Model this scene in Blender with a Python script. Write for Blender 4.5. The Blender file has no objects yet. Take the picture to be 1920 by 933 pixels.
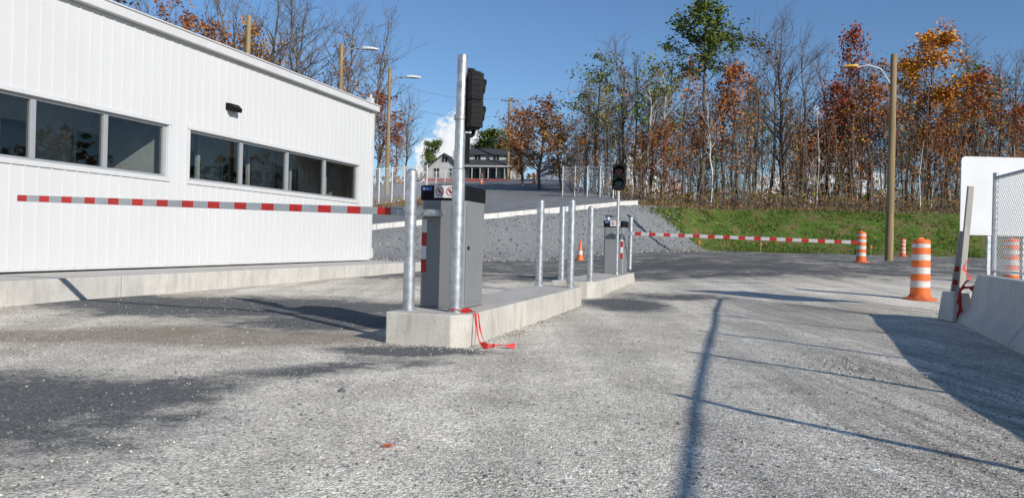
import bpy, math, random
from mathutils import Vector, Matrix, noise
R=random.Random(7)
sc=bpy.context.scene
sc.view_settings.view_transform='Standard'; sc.view_settings.look='None'; sc.view_settings.exposure=0
# ------------------------------------------------------------ layout frame
F=1400.0; ROLL=0.025
UX,UY=0.294,0.956; ANG=math.atan2(-UX,UY)
def un(px,py):
    dx=px-960; dy=py-453
    return dx+dy*ROLL, dy-dx*ROLL
def W(px,py,d):
    a,b=un(px,py); return a/F*d, 1-b/F*d
def sm(a,b,x):
    t=max(0,min(1,(x-a)/(b-a))); return t*t*(3-2*t)
def lin(a,b,x): return max(0,min(1,(x-a)/(b-a)))
def yc(x):
    x=max(-16,x)
    if x<7.17: return 34+(x+6.4)*0.737
    return 44+6*lin(7.17,14,x)
def yt(x):
    x=max(-16,x)
    if x<7: return 30+(x+6.4)*0.597
    return 38+4*lin(7,11,x)+2*lin(11,40,x)
def yard(x,y):
    s=0.006+0.027*sm(0,8,x)
    return s*max(0,min(y,30)-12)+0.012*max(0,min(y,60)-30)
def upper(x,y):
    yy=min(y,95); xx=max(-30,min(x,7))
    p=-2.207+0.0595*xx+0.1173*yy
    q=3.55+0.012*max(0,min(x-10,30))+0.02*(min(y,90)-50)
    t=sm(5,13,x)
    return p*(1-t)+q*t
def zone(x,y):
    return lin(yt(x),yc(x),y)
def H(x,y):
    t=zone(x,y); yd=yard(x,y)
    if t<=0: z=yd
    else:
        z=yd+(upper(x,y)-yd)*(0.35*t+0.65*t*t*(3-2*t))
    if 0<t<1 or x>10: z+=0.12*min(1,max(0,(y-yt(x))/2+.3))*noise.noise(Vector((x*.6,y*.6,3))) if y>yt(x)-1 else 0
    if 0<t<1 and x<9: z+=.10*t*(1-t)*4*noise.noise(Vector((x*1.7,y*1.7,9)))
    f=1-lin(20,30,y)
    if f>0: z+=f*(0.014*noise.noise(Vector((x*.9,y*.9,0)))+.008*noise.noise(Vector((x*2.3,y*2.3,5))))
    return z
# ------------------------------------------------------------ materials
def ramp(nt,fac,stops):
    n=nt.nodes.new('ShaderNodeValToRGB'); e=n.color_ramp.elements
    while len(e)<len(stops): e.new(0.5)
    for i,(p,c) in enumerate(stops):
        e[i].position=p; e[i].color=(c[0],c[1],c[2],1)
    nt.links.new(fac,n.inputs[0]); return n.outputs[0]
def noi(nt,vec,scale,detail=4,rough=.6):
    n=nt.nodes.new('ShaderNodeTexNoise'); n.inputs['Scale'].default_value=scale
    n.inputs['Detail'].default_value=detail; n.inputs['Roughness'].default_value=rough
    nt.links.new(vec,n.inputs['Vector']); return n.outputs['Fac']
def mth(nt,op,a,b=None,clamp=False):
    n=nt.nodes.new('ShaderNodeMath'); n.operation=op; n.use_clamp=clamp
    for i,v in enumerate((a,b)):
        if v is None: continue
        if isinstance(v,(int,float)): n.inputs[i].default_value=v
        else: nt.links.new(v,n.inputs[i])
    return n.outputs[0]
def mixc(nt,f,a,b,mode='MIX'):
    n=nt.nodes.new('ShaderNodeMix'); n.data_type='RGBA'; n.blend_type=mode
    for s,v in ((n.inputs[0],f),(n.inputs[6],a),(n.inputs[7],b)):
        if isinstance(v,(int,float)): s.default_value=v
        elif isinstance(v,tuple): s.default_value=(v[0],v[1],v[2],1)
        else: nt.links.new(v,s)
    return n.outputs[2]
def newmat(name):
    m=bpy.data.materials.new(name); m.use_nodes=True; nt=m.node_tree
    b=nt.nodes['Principled BSDF']; return m,nt,b
def coord(nt,k='Object'):
    return nt.nodes.new('ShaderNodeTexCoord').outputs[k]
def bump(nt,b,h,strength=.3,dist=.01):
    n=nt.nodes.new('ShaderNodeBump'); n.inputs['Strength'].default_value=strength; n.inputs['Distance'].default_value=dist
    nt.links.new(h,n.inputs['Height']); nt.links.new(n.outputs[0],b.inputs['Normal'])
def pm(name,c,rough=.6,metal=0,var=.15,scale=4,bmp=0,bscale=30,spec=.5,stretch=None):
    m,nt,b=newmat(name); v=coord(nt)
    if stretch:
        mp=nt.nodes.new('ShaderNodeMapping'); mp.inputs['Scale'].default_value=stretch
        nt.links.new(v,mp.inputs[0]); v=mp.outputs[0]
    f=noi(nt,v,scale,3)
    lo=tuple(max(0,x*(1-var)) for x in c); hi=tuple(min(1,x*(1+var)) for x in c)
    nt.links.new(ramp(nt,f,[(.3,lo),(.7,hi)]),b.inputs['Base Color'])
    b.inputs['Roughness'].default_value=rough; b.inputs['Metallic'].default_value=metal
    b.inputs['Specular IOR Level'].default_value=spec
    if bmp: bump(nt,b,noi(nt,coord(nt),bscale,2),bmp,.01)
    return m
def matte(name,c,var,scale,stretch=None):
    m,nt,b=newmat(name); v=coord(nt); out=nt.nodes['Material Output']
    if stretch:
        mp=nt.nodes.new('ShaderNodeMapping'); mp.inputs['Scale'].default_value=stretch; nt.links.new(v,mp.inputs[0]); v=mp.outputs[0]
    d=nt.nodes.new('ShaderNodeBsdfDiffuse')
    nt.links.new(ramp(nt,noi(nt,v,scale,2),[(.3,tuple(x*(1-var) for x in c)),(.7,tuple(x*(1+var) for x in c))]),d.inputs[0]); nt.links.new(d.outputs[0],out.inputs[0]); nt.nodes.remove(b); return m
M={}
M['siding']=pm('siding',(.58,.58,.58),.5,0,.025,.5,spec=.3)
M['trim']=pm('white_trim',(.56,.56,.56),.5,0,.05,2,spec=.3)
M['alu']=pm('window_frame',(.40,.41,.42),.4,.3,.05,3)
M['galv']=pm('galvanised_steel',(.42,.44,.46),.45,.7,.3,14,.05,60)
M['wire']=pm('galvanised_wire',(.58,.59,.60),.5,.2,.1,9)
M['cab']=pm('cabinet_grey',(.20,.205,.21),.45,0,.06,2)
M['black']=pm('black_plastic',(.008,.008,.009),.55,0,.2,6,spec=.15)
M['red']=pm('reflective_red',(.40,.016,.014),.4,0,.2,8)
M['white']=pm('reflective_white',(.44,.44,.44),.4,0,.12,8)
M['plate']=pm('label_white',(.66,.66,.66),.4,0,.04,8)
M['armgrey']=pm('arm_aluminium',(.34,.36,.38),.35,.3,.08,5)
M['orange']=pm('orange_plastic',(.78,.15,.025),.45,0,.15,5)
M['reflw']=pm('drum_white_band',(.58,.56,.52),.4,0,.18,7)
M['rubber']=pm('drum_foot',(.60,.12,.03),.7,0,.3,9)
M['wood']=pm('pole_wood',(.25,.18,.09),.85,0,.35,6,.3,20,stretch=(1,1,.08))
M['woodgrey']=pm('weathered_plank',(.36,.34,.31),.8,0,.3,9,.2,30,stretch=(1,1,.1))
M['signw']=pm('sign_white',(.58,.585,.59),.5,0,.06,2)
M['blue']=pm('label_blue',(.03,.11,.36),.4,0,.05,5)
M['ribbon']=pm('red_ribbon',(.52,.02,.014),.6,0,.3,20)
M['lampred']=pm('lens_red',(.03,.004,.004),.2,0,.1,5)
M['lampgrn']=pm('lens_green',(.004,.018,.012),.2,0,.1,5)
M['amber']=pm('amber_lens',(.6,.33,.05),.3,0,.1,5)
M['roofgrey']=pm('shingle',(.045,.045,.05),.9,0,.25,12)
M['housew']=pm('house_white',(.42,.42,.41),.7,0,.1,2)
M['housered']=pm('house_red_trim',(.28,.05,.04),.7,0,.1,2)
M['dark']=pm('dark_window',(.02,.022,.026),.1,0,.1,2)
M['intf']=pm('interior_floor',(.35,.35,.35),.6)
M['intw']=pm('interior_wall',(.66,.67,.66),.7)
M['asph']=pm('old_asphalt',(.20,.20,.20),.9,0,.25,1.0,.4,60)
def concrete(name,c,stain):
    m,nt,b=newmat(name); v=coord(nt)
    a=ramp(nt,noi(nt,v,1.6,5,.7),[(.3,tuple(x*.78 for x in c)),(.65,c)])
    mp=nt.nodes.new('ShaderNodeMapping'); mp.inputs['Scale'].default_value=(3,3,.6); nt.links.new(v,mp.inputs[0])
    s=mth(nt,'GREATER_THAN',noi(nt,v,45,2),.63)
    col=mixc(nt,mth(nt,'MULTIPLY',s,.4),a,tuple(x*.45 for x in c))
    f=ramp(nt,noi(nt,mp.outputs[0],2.2,5,.7),[(.48,(0,0,0)),(.72,(1,1,1))])
    col=mixc(nt,mth(nt,'MULTIPLY',f,stain),col,(c[0]*.5,c[1]*.48,c[2]*.45))
    nt.links.new(col,b.inputs['Base Color']); b.inputs['Roughness'].default_value=.9
    bump(nt,b,noi(nt,v,40,3,.7),.5,.01); return m
M['conc']=concrete('island_concrete',(.56,.53,.475),.6)
M['conc2']=concrete('slab_concrete',(.56,.535,.49),.55)
M['conc3']=concrete('barrier_concrete',(.64,.625,.59),.3)
# glass
m,nt,b=newmat('window_glass'); out=nt.nodes['Material Output']
tr=nt.nodes.new('ShaderNodeBsdfTransparent'); tr.inputs[0].default_value=(.62,.65,.64,1)
gl=nt.nodes.new('ShaderNodeBsdfGlossy'); gl.inputs['Roughness'].default_value=.01; gl.inputs[0].default_value=(.9,.95,1,1)
fr=nt.nodes.new('ShaderNodeFresnel'); fr.inputs[0].default_value=1.5
mx=nt.nodes.new('ShaderNodeMixShader'); nt.links.new(mth(nt,'ADD',mth(nt,'MULTIPLY',fr.outputs[0],.9),.02,True),mx.inputs[0])
nt.links.new(tr.outputs[0],mx.inputs[1]); nt.links.new(gl.outputs[0],mx.inputs[2]); nt.links.new(mx.outputs[0],out.inputs[0])
M['glass']=m
def leafmat(name,c1,c2,c3):
    m,nt,b=newmat(name); out=nt.nodes['Material Output']; v=coord(nt)
    oi=nt.nodes.new('ShaderNodeObjectInfo')
    f=mth(nt,'ADD',noi(nt,v,2.2,2,.8),mth(nt,'MULTIPLY',mth(nt,'SUBTRACT',oi.outputs['Random'],.5),.25))
    col=ramp(nt,f,[(.33,c1),(.5,c2),(.67,c3)])
    d=nt.nodes.new('ShaderNodeBsdfDiffuse'); nt.links.new(col,d.inputs[0])
    nt.links.new(d.outputs[0],out.inputs[0]); nt.nodes.remove(b); return m
M['l_rust']=leafmat('rust_leaves',(.19,.065,.025),(.36,.14,.05),(.45,.24,.07))
M['l_red']=leafmat('red_leaves',(.19,.04,.025),(.34,.09,.035),(.44,.18,.05))
M['l_orange']=leafmat('orange_leaves',(.36,.11,.02),(.58,.22,.03),(.64,.36,.06))
M['l_green']=leafmat('green_leaves',(.06,.09,.018),(.15,.19,.03),(.36,.31,.05))
M['l_ygreen']=leafmat('yellow_green_leaves',(.07,.10,.022),(.16,.20,.035),(.30,.31,.06))
M['l_dgreen']=leafmat('dark_green_leaves',(.035,.06,.018),(.07,.11,.028),(.16,.20,.05))
M['l_brown']=leafmat('brown_leaves',(.12,.06,.03),(.21,.12,.05),(.30,.20,.08))
M['bark']=matte('grey_bark',(.14,.122,.105),.4,5,(1,1,.2))
M['twig']=matte('twig_bark',(.135,.11,.092),.3,3)
M['birch']=matte('birch_bark',(.60,.58,.53),.3,7)
M['grassb']=leafmat('grass_blades',(.045,.09,.016),(.075,.14,.022),(.15,.19,.045))
M['dry']=leafmat('dry_grass',(.12,.08,.04),(.22,.15,.075),(.32,.24,.12))
# ------------------------------------------------------------ mesh builder
class MB:
    def __init__(s): s.v=[];s.f=[];s.m=[];s.s=[]
    def add(s,vs,fs,mi=0,smooth=False):
        o=len(s.v); s.v.extend([tuple(v) for v in vs])
        for f in fs: s.f.append(tuple(i+o for i in f)); s.m.append(mi); s.s.append(smooth)
    def box(s,x0,x1,y0,y1,z0,z1,mi=0,mat=None):
        vs=[Vector(p) for p in ((x0,y0,z0),(x1,y0,z0),(x1,y1,z0),(x0,y1,z0),(x0,y0,z1),(x1,y0,z1),(x1,y1,z1),(x0,y1,z1))]
        if mat: vs=[mat@v for v in vs]
        s.add(vs,[(0,3,2,1),(4,5,6,7),(0,1,5,4),(1,2,6,5),(2,3,7,6),(3,0,4,7)],mi)
    def tube(s,p0,p1,r0,r1,n=8,mi=0,caps=True,smooth=True):
        p0=Vector(p0);p1=Vector(p1);d=p1-p0
        if d.length<1e-6: return
        d.normalize(); a=d.cross(Vector((0,0,1)) if abs(d.z)<.9 else Vector((1,0,0))).normalized(); b=d.cross(a)
        vs=[]
        for k in range(n):
            t=2*math.pi*k/n; o=a*math.cos(t)+b*math.sin(t); vs+= [p0+o*r0,p1+o*r1]
        s.add(vs,[(2*k,2*k+1,(2*k+3)%(2*n),(2*k+2)%(2*n)) for k in range(n)],mi,smooth)
        if caps: s.add([vs[2*k] for k in range(n)],[tuple(range(n))],mi); s.add([vs[2*k+1] for k in range(n)],[tuple(reversed(range(n)))],mi)
    def wire(s,p0,p1,r,step=.22):
        p0=Vector(p0);p1=Vector(p1); n=max(1,int((p1-p0).length/step))
        for i in range(n): s.tube(p0.lerp(p1,i/n),p0.lerp(p1,(i+1)/n),r,r,3,0,False)
    def poly(s,pts,r,n=6,mi=0):
        for a,b in zip(pts[:-1],pts[1:]): s.tube(a,b,r,r,n,mi)
    def lathe(s,prof,n=24,mis=0,cx=0,cy=0,smooth=True):
        for i in range(len(prof)-1):
            (r0,z0),(r1,z1)=prof[i],prof[i+1]; vs=[]
            for k in range(n):
                t=2*math.pi*k/n; c,d=math.cos(t),math.sin(t); vs+=[(cx+r0*c,cy+r0*d,z0),(cx+r1*c,cy+r1*d,z1)]
            s.add(vs,[(2*k,(2*k+2)%(2*n),(2*k+3)%(2*n),2*k+1) for k in range(n)],mis if isinstance(mis,int) else mis[i],smooth)
    def prism(s,poly,z0,z1,mi=0):
        n=len(poly); vs=[(x,y,z0) for x,y in poly]+[(x,y,z1) for x,y in poly]
        s.add(vs,[tuple(reversed(range(n))),tuple(range(n,2*n))]+[(k,(k+1)%n,n+(k+1)%n,n+k) for k in range(n)],mi)
    def build(s,name,mats,parent=None,loc=(0,0,0),rz=0,bevel=0,label=None,cat=None,group=None,kind=None):
        me=bpy.data.meshes.new(name); me.from_pydata(s.v,[],s.f)
        for mm in mats: me.materials.append(M[mm] if isinstance(mm,str) else mm)
        me.polygons.foreach_set('material_index',s.m); me.polygons.foreach_set('use_smooth',s.s); me.update()
        o=bpy.data.objects.new(name,me); sc.collection.objects.link(o)
        o.location=loc; o.rotation_euler=(0,0,rz)
        if parent: o.parent=parent
        if bevel:
            b=o.modifiers.new('bevel','BEVEL'); b.width=bevel; b.segments=2; b.limit_method='ANGLE'
        if label: o['label']=label
        if cat: o['category']=cat
        if group: o['group']=group
        if kind: o['kind']=kind
        return o
def empty(name,loc,rz=0,label=None,cat=None,group=None,parent=None):
    o=bpy.data.objects.new(name,None); o.empty_display_size=.2; sc.collection.objects.link(o)
    o.location=loc; o.rotation_euler=(0,0,rz)
    if parent: o.parent=parent
    if label:o['label']=label
    if cat:o['category']=cat
    if group:o['group']=group
    return o
def copy_thing(root,loc,rz=0,scale=1,label=None,group=None,rot=None):
    def cp(o,par):
        n=o.copy(); sc.collection.objects.link(n)
        if par: n.parent=par
        for c in list(o.children): cp(c,n)
        return n
    kids=cp(root,None); kids.location=loc; kids.rotation_euler=rot if rot else (0,0,rz)
    kids.scale=(scale,)*3 if not isinstance(scale,tuple) else scale
    if label: kids['label']=label
    if group: kids['group']=group
    return kids
# ------------------------------------------------------------ camera, light, world
cam=bpy.data.cameras.new('camera'); co=bpy.data.objects.new('camera',cam); sc.collection.objects.link(co); sc.camera=co
cam.sensor_width=36; cam.lens=F/1920*36; cam.clip_end=3000; cam.clip_start=.05; cam.shift_y=-13.5/1920
co.matrix_world=Matrix.Translation((0,0,1))@Matrix.Rotation(math.radians(90),4,'X')@Matrix.Rotation(math.atan(ROLL),4,'Z')
EL=math.radians(24.5); sx,sy=.64,-.768
sd=Vector((sx*math.cos(EL),sy*math.cos(EL),math.sin(EL)))
sl=bpy.data.lights.new('sun','SUN'); sl.energy=5.0; sl.angle=math.radians(.5); sl.color=(1,.95,.87)
so=bpy.data.objects.new('sun',sl); sc.collection.objects.link(so); so.rotation_euler=sd.to_track_quat('Z','Y').to_euler()
w=bpy.data.worlds.new('World'); sc.world=w; w.use_nodes=True; nt=w.node_tree; nt.nodes.clear()
sky=nt.nodes.new('ShaderNodeTexSky'); sky.sky_type='NISHITA'; sky.sun_disc=False; sky.sun_elevation=EL; sky.sun_rotation=math.atan2(sx,sy)
sky.air_density=1.0; sky.dust_density=.1; sky.ozone_density=1.5
bg=nt.nodes.new('ShaderNodeBackground'); bg.inputs[1].default_value=.098
tc=nt.nodes.new('ShaderNodeTexCoord'); sp=nt.nodes.new('ShaderNodeSeparateXYZ'); nt.links.new(tc.outputs['Generated'],sp.inputs[0])
yy=mth(nt,'MAXIMUM',sp.outputs[1],.05)
az=mth(nt,'DIVIDE',sp.outputs[0],yy); el=mth(nt,'DIVIDE',sp.outputs[2],yy)
def gauss(c,wd,a):
    t=mth(nt,'DIVIDE',mth(nt,'SUBTRACT',az,c),wd); t=mth(nt,'MULTIPLY',t,t)
    return mth(nt,'MULTIPLY',mth(nt,'POWER',2.718,mth(nt,'MULTIPLY',t,-1)),a)
top=mth(nt,'ADD',mth(nt,'ADD',gauss(-.08,.065,.15),gauss(.42,.09,.15)),mth(nt,'ADD',gauss(.17,.06,.10),.02))
mp=nt.nodes.new('ShaderNodeMapping'); mp.inputs['Scale'].default_value=(1,1,1.6); nt.links.new(tc.outputs['Generated'],mp.inputs[0])
nz=noi(nt,mp.outputs[0],24,6,.6); 
edge=mth(nt,'SUBTRACT',mth(nt,'ADD',top,mth(nt,'MULTIPLY',mth(nt,'SUBTRACT',nz,.42),.16)),el)
mask=mth(nt,'MULTIPLY',edge,60,True)
shade=ramp(nt,noi(nt,mp.outputs[0],40,4,.65),[(.3,(.62,.68,.78)),(.55,(.95,.96,.98))])
bg2=nt.nodes.new('ShaderNodeBackground'); bg2.inputs[1].default_value=1.0; nt.links.new(shade,bg2.inputs[0])
nt.links.new(mixc(nt,1.0,sky.outputs[0],(.72,.93,1.18),'MULTIPLY'),bg.inputs[0])
ms=nt.nodes.new('ShaderNodeMixShader'); nt.links.new(mth(nt,'MULTIPLY',mask,.96),ms.inputs[0]); nt.links.new(bg.outputs[0],ms.inputs[1]); nt.links.new(bg2.outputs[0],ms.inputs[2])
wo=nt.nodes.new('ShaderNodeOutputWorld'); nt.links.new(ms.outputs[0],wo.inputs[0])
# ------------------------------------------------------------ ground
def axis(segs):
    out=[]
    for a,b,st in segs:
        n=max(1,int(round((b-a)/st)))
        out+=[a+(b-a)*i/n for i in range(n)]
    out.append(segs[-1][1]); return out
xs=axis([(-700,-60,64),(-60,-16,2),(-16,18,.3),(18,60,1),(60,700,64)])
ys=axis([(-60,-8,6),(-8,24,.3),(24,60,.4),(60,100,2),(100,900,80)])
def ell(x,y,cx,cy,rx,ry,rot=0):
    c,s=math.cos(rot),math.sin(rot); dx,dy=x-cx,y-cy
    a=(dx*c+dy*s)/rx; b=(-dx*s+dy*c)/ry
    return max(0,1-(a*a+b*b)**.5*.6) if (a*a+b*b)<2.7 else 0
za=[];zb=[];vs=[]
for y in ys:
    for x in xs:
        z=H(x,y); vs.append((x,y,z)); t=zone(x,y)
        dark=max(ell(x,y,-2.6,4.35,1.1,.55,.75)*1.15,ell(x,y,-3.4,4.2,1.3,1.0,.35)*1.2,ell(x,y,-4.6,3.4,2.6,1.6,.2)*1.25,ell(x,y,-1.6,5.5,1.0,.35,.7)*.85,ell(x,y,-3.8,10.6,3.4,1.7)*1.1,ell(x,y,-2.1,8.9,1.3,1.0)*1.1,ell(x,y,1.9,12.4,.7,1.3)*1.2,ell(x,y,-.9,6.65,.8,.3)*1.2,ell(x,y,-.75,6.1,.5,.3)*.7,  # dark gravel; patch left of near island coloured darker to deepen cabinet shadow
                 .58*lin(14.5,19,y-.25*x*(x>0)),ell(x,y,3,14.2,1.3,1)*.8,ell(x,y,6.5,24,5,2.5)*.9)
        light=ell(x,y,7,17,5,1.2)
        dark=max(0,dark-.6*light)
        brown=max(ell(x,y,-2.7,7.4,2.1,.8),ell(x,y,-4.6,7.0,1.5,.6)*.9,ell(x,y,7,25,8,7)*.8,ell(x,y,5.3,12.5,2,1.5)*.6,ell(x,y,2.6,5.2,.9,1.6)*.35,.38*lin(15,19,y))
        rut=min(1,1.5*ell(x,y,3.1,4.2,1.3,2.6,-.3)+ell(x,y,4.6,11,1.8,4)*.8)
        grass=0
        if t>0.0:
            bx=7.6+3.6*(1-t)
            grass=sm(bx-.3,bx+.5,x)*(1-sm(yc(x)-1.3,yc(x)+.3,y))
        forest=sm(yc(x)-1.1,yc(x)+.4,y)*sm(7,9,x) if x>6 else (0.9*sm(90,97,y))
        slope=lin(0,.15,t)*(1-grass)
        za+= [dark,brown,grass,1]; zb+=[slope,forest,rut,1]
nx=len(xs); fs=[(j*nx+i,j*nx+i+1,(j+1)*nx+i+1,(j+1)*nx+i) for j in range(len(ys)-1) for i in range(nx-1)]
me=bpy.data.meshes.new('ground'); me.from_pydata(vs,[],fs)
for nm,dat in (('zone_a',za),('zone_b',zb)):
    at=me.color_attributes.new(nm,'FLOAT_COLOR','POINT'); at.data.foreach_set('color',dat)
me.polygons.foreach_set('use_smooth',[True]*len(fs))
m,nt,b=newmat('gravel_ground'); v=coord(nt)
def att(nm):
    a=nt.nodes.new('ShaderNodeAttribute'); a.attribute_name=nm; s=nt.nodes.new('ShaderNodeSeparateColor'); nt.links.new(a.outputs['Color'],s.inputs[0]); return s.outputs
A=att('zone_a'); B=att('zone_b')
big=noi(nt,v,.9,4,.65); mid=noi(nt,v,5,4,.75); fine=noi(nt,v,42,2,.75)
vo=nt.nodes.new('ShaderNodeTexVoronoi'); vo.inputs['Scale'].default_value=90; nt.links.new(v,vo.inputs['Vector'])
vs2n=nt.nodes.new('ShaderNodeSeparateColor'); nt.links.new(vo.outputs['Color'],vs2n.inputs[0]); vs2=vs2n.outputs
nmix=mth(nt,'ADD',mth(nt,'MULTIPLY',big,.5),mth(nt,'ADD',mth(nt,'MULTIPLY',mid,.35),mth(nt,'MULTIPLY',fine,.15)))
def zm(ch,amp=.9,lo=.32,hi=.62):
    f=mth(nt,'ADD',ch,mth(nt,'MULTIPLY',mth(nt,'SUBTRACT',nmix,.5),amp))
    return mth(nt,'DIVIDE',mth(nt,'SUBTRACT',f,lo),hi-lo,True)
base=ramp(nt,big,[(.32,(.53,.485,.41)),(.62,(.74,.685,.585))])
base=mixc(nt,.5,base,ramp(nt,mid,[(.35,(.72,.72,.73)),(.62,(1.1,1.1,1.1))]),'MULTIPLY')
mpt=nt.nodes.new('ShaderNodeMapping'); mpt.inputs['Rotation'].default_value=(0,0,-ANG); mpt.inputs['Scale'].default_value=(1.5,.16,1); nt.links.new(v,mpt.inputs[0])
trk=ramp(nt,noi(nt,mpt.outputs[0],1.0,2,.5),[(.40,(.68,.68,.67)),(.58,(1.05,1.05,1.04))])
base=mixc(nt,.6,base,trk,'MULTIPLY')
mpr=nt.nodes.new('ShaderNodeMapping'); mpr.inputs['Rotation'].default_value=(0,0,-ANG); mpr.inputs['Scale'].default_value=(11,.7,1); nt.links.new(v,mpr.inputs[0])
rutn=noi(nt,mpr.outputs[0],1.0,3,.6)
base=mixc(nt,mth(nt,'MULTIPLY',B[2],.8),base,mixc(nt,1.0,base,ramp(nt,rutn,[(.40,(.60,.58,.55)),(.55,(1.05,1.05,1.03))]),'MULTIPLY'))
base=mixc(nt,mth(nt,'MULTIPLY',zm(A[1],1.7),.70),base,(.22,.175,.125))
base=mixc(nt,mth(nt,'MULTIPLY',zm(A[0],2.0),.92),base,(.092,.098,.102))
base=mixc(nt,B[0],base,(.20,.208,.212))
g=mth(nt,'ADD',.16,mth(nt,'ADD',mth(nt,'MULTIPLY',vs2[0],.95),mth(nt,'ADD',mth(nt,'MULTIPLY',mth(nt,'GREATER_THAN',vs2[1],.88),.45),mth(nt,'MULTIPLY',fine,.78))))
gc=nt.nodes.new('ShaderNodeCombineColor')
for i in range(3): nt.links.new(g,gc.inputs[i])
base=mixc(nt,1.0,base,gc.outputs[0],'MULTIPLY')
gn=noi(nt,v,3.0,4,.75)
gr=ramp(nt,gn,[(.33,(.04,.07,.015)),(.5,(.07,.13,.02)),(.68,(.15,.17,.045))])
gr=mixc(nt,ramp(nt,big,[(.48,(0,0,0)),(.62,(.85,.85,.85))]),gr,(.16,.12,.06))
base=mixc(nt,zm(A[2],.9,.35,.6),base,gr)
fo=ramp(nt,gn,[(.3,(.05,.035,.022)),(.55,(.14,.09,.045)),(.7,(.24,.17,.09))])
base=mixc(nt,zm(B[1],.8,.35,.6),base,fo)
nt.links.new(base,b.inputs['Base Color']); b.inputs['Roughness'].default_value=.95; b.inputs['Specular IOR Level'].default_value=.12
hh=mth(nt,'ADD',mth(nt,'MULTIPLY',vo.outputs['Distance'],-.8),mth(nt,'MULTIPLY',fine,1.6))
hh=mth(nt,'ADD',hh,mth(nt,'MULTIPLY',mth(nt,'MULTIPLY',rutn,B[2]),3.0))
hh=mth(nt,'ADD',hh,mth(nt,'MULTIPLY',mth(nt,'MULTIPLY',mid,B[0]),14))
bump(nt,b,hh,.6,.009)
me.materials.append(m)
go=bpy.data.objects.new('ground',me); sc.collection.objects.link(go); go['kind']='structure'; go['label']='pale crushed gravel yard with dark damp patches, gravel darkened under the cabinet shadow, and grassy bank'
# loose stones
mb=MB(); ico=[(1,0,0),(0,1,0),(-1,0,0),(0,-1,0),(0,0,1),(0,0,-1)]
icf=[(0,1,4),(1,2,4),(2,3,4),(3,0,4),(1,0,5),(2,1,5),(3,2,5),(0,3,5)]
def stone(x,y,s,mi):
    q=Matrix.Rotation(R.random()*6,3,'Z')@Matrix.Rotation(R.random()*2,3,'X'); z=H(x,y)
    mb.add([Vector((x,y,z+s*.15))+q@Vector((a*s*R.uniform(.7,1.2),b_*s*R.uniform(.6,1),c*s*R.uniform(.5,.8))) for a,b_,c in ico],icf,mi)
for i in range(13000):
    d=2.4+12*R.random()**1.7; x=R.uniform(-.75,.75)*d
    stone(x,d,R.choice([.004,.005,.006,.009])*R.uniform(.8,1.4),R.choice([0,1,1,2]) if x>-2 or d>5.5 else R.choice([1,2,2,2]))
for i in range(600):
    a,r_=R.random()*6.28,abs(R.gauss(0,.5)); stone(2.9+r_*math.cos(a)*.6,6.4+r_*math.sin(a)*1.3,R.uniform(.006,.016),R.choice([0,1,1]))
for i in range(900):
    t=R.uniform(-.2,5.6); off=abs(R.gauss(0,.10)); X=.80+off; stone(-1.19+X*UY+t*UX,7.14-X*UX+t*UY,R.uniform(.005,.013),R.choice([1,1,2]))
for i in range(300):
    X=R.uniform(-.2,1); Y=-abs(R.gauss(0,.12)); stone(-1.19+X*UY+Y*UX,7.14-X*UX+Y*UY,R.uniform(.005,.012),R.choice([1,2,2]))
stone(-1.08,4.85,.035,2)
for i in range(2600):
    x=R.uniform(-6,10); y=yt(x)+R.uniform(-1.5,yc(x)-yt(x)-.3); stone(x,y,R.uniform(.02,.08),R.choice([1,1,2]))
M['st1']=matte('stone_pale',(.55,.51,.44),.3,40); M['st2']=matte('stone_grey',(.33,.32,.30),.3,40); M['st3']=matte('stone_dark',(.13,.132,.135),.3,40)
mb.build('loose_gravel',['st1','st2','st3'],kind='stuff',label='loose crushed stones scattered over the yard',cat='gravel')
mb=MB(); mb.add([(-.03,-.01,.004),(.02,-.02,.012),(.035,.01,.006),(.0,.025,.014),(-.03,.015,.005)],[(0,1,2,3,4)]); mb.build('marker_flake',['orange'],None,(-.57,3.58,H(-.57,3.58)+.004),0,label='small orange plastic scrap lying on the gravel',cat='litter')
# access road + kerb wall
mb=MB(); prev=None
for i in range(61):
    x=-14+i*(21.2/60)
    row=[(x,yc(x)+.35+(t/24.)*(92-yc(x)),0) for t in range(25)]
    row=[(a,b_,H(a,b_)+.03) for a,b_,_ in row]
    if prev:
        for k in range(24): mb.add([prev[k],row[k],row[k+1],prev[k+1]],[(0,1,2,3)],0,True)
    prev=row
mb.build('access_road',['asph'],kind='structure',label='grey asphalt road climbing past the yard')
mb=MB()
for i in range(30):
    x0=-13+i*(20.4/30); x1=x0+20.4/30-.015
    z0,z1=H(x0,yc(x0)+.3),H(x1,yc(x1)+.3)
    vs=[(x0,yc(x0)-.05,z0-.35),(x1,yc(x1)-.05,z1-.35),(x1,yc(x1)+.28,z1-.35),(x0,yc(x0)+.28,z0-.35),(x0,yc(x0)-.05,z0+.2),(x1,yc(x1)-.05,z1+.2),(x1,yc(x1)+.28,z1+.2),(x0,yc(x0)+.28,z0+.2)]
    mb.add(vs,[(0,3,2,1),(4,5,6,7),(0,1,5,4),(1,2,6,5),(2,3,7,6),(3,0,4,7)])
mb.build('road_kerb',['conc3'],kind='structure',label='pale concrete kerb along the edge of the road')
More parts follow.
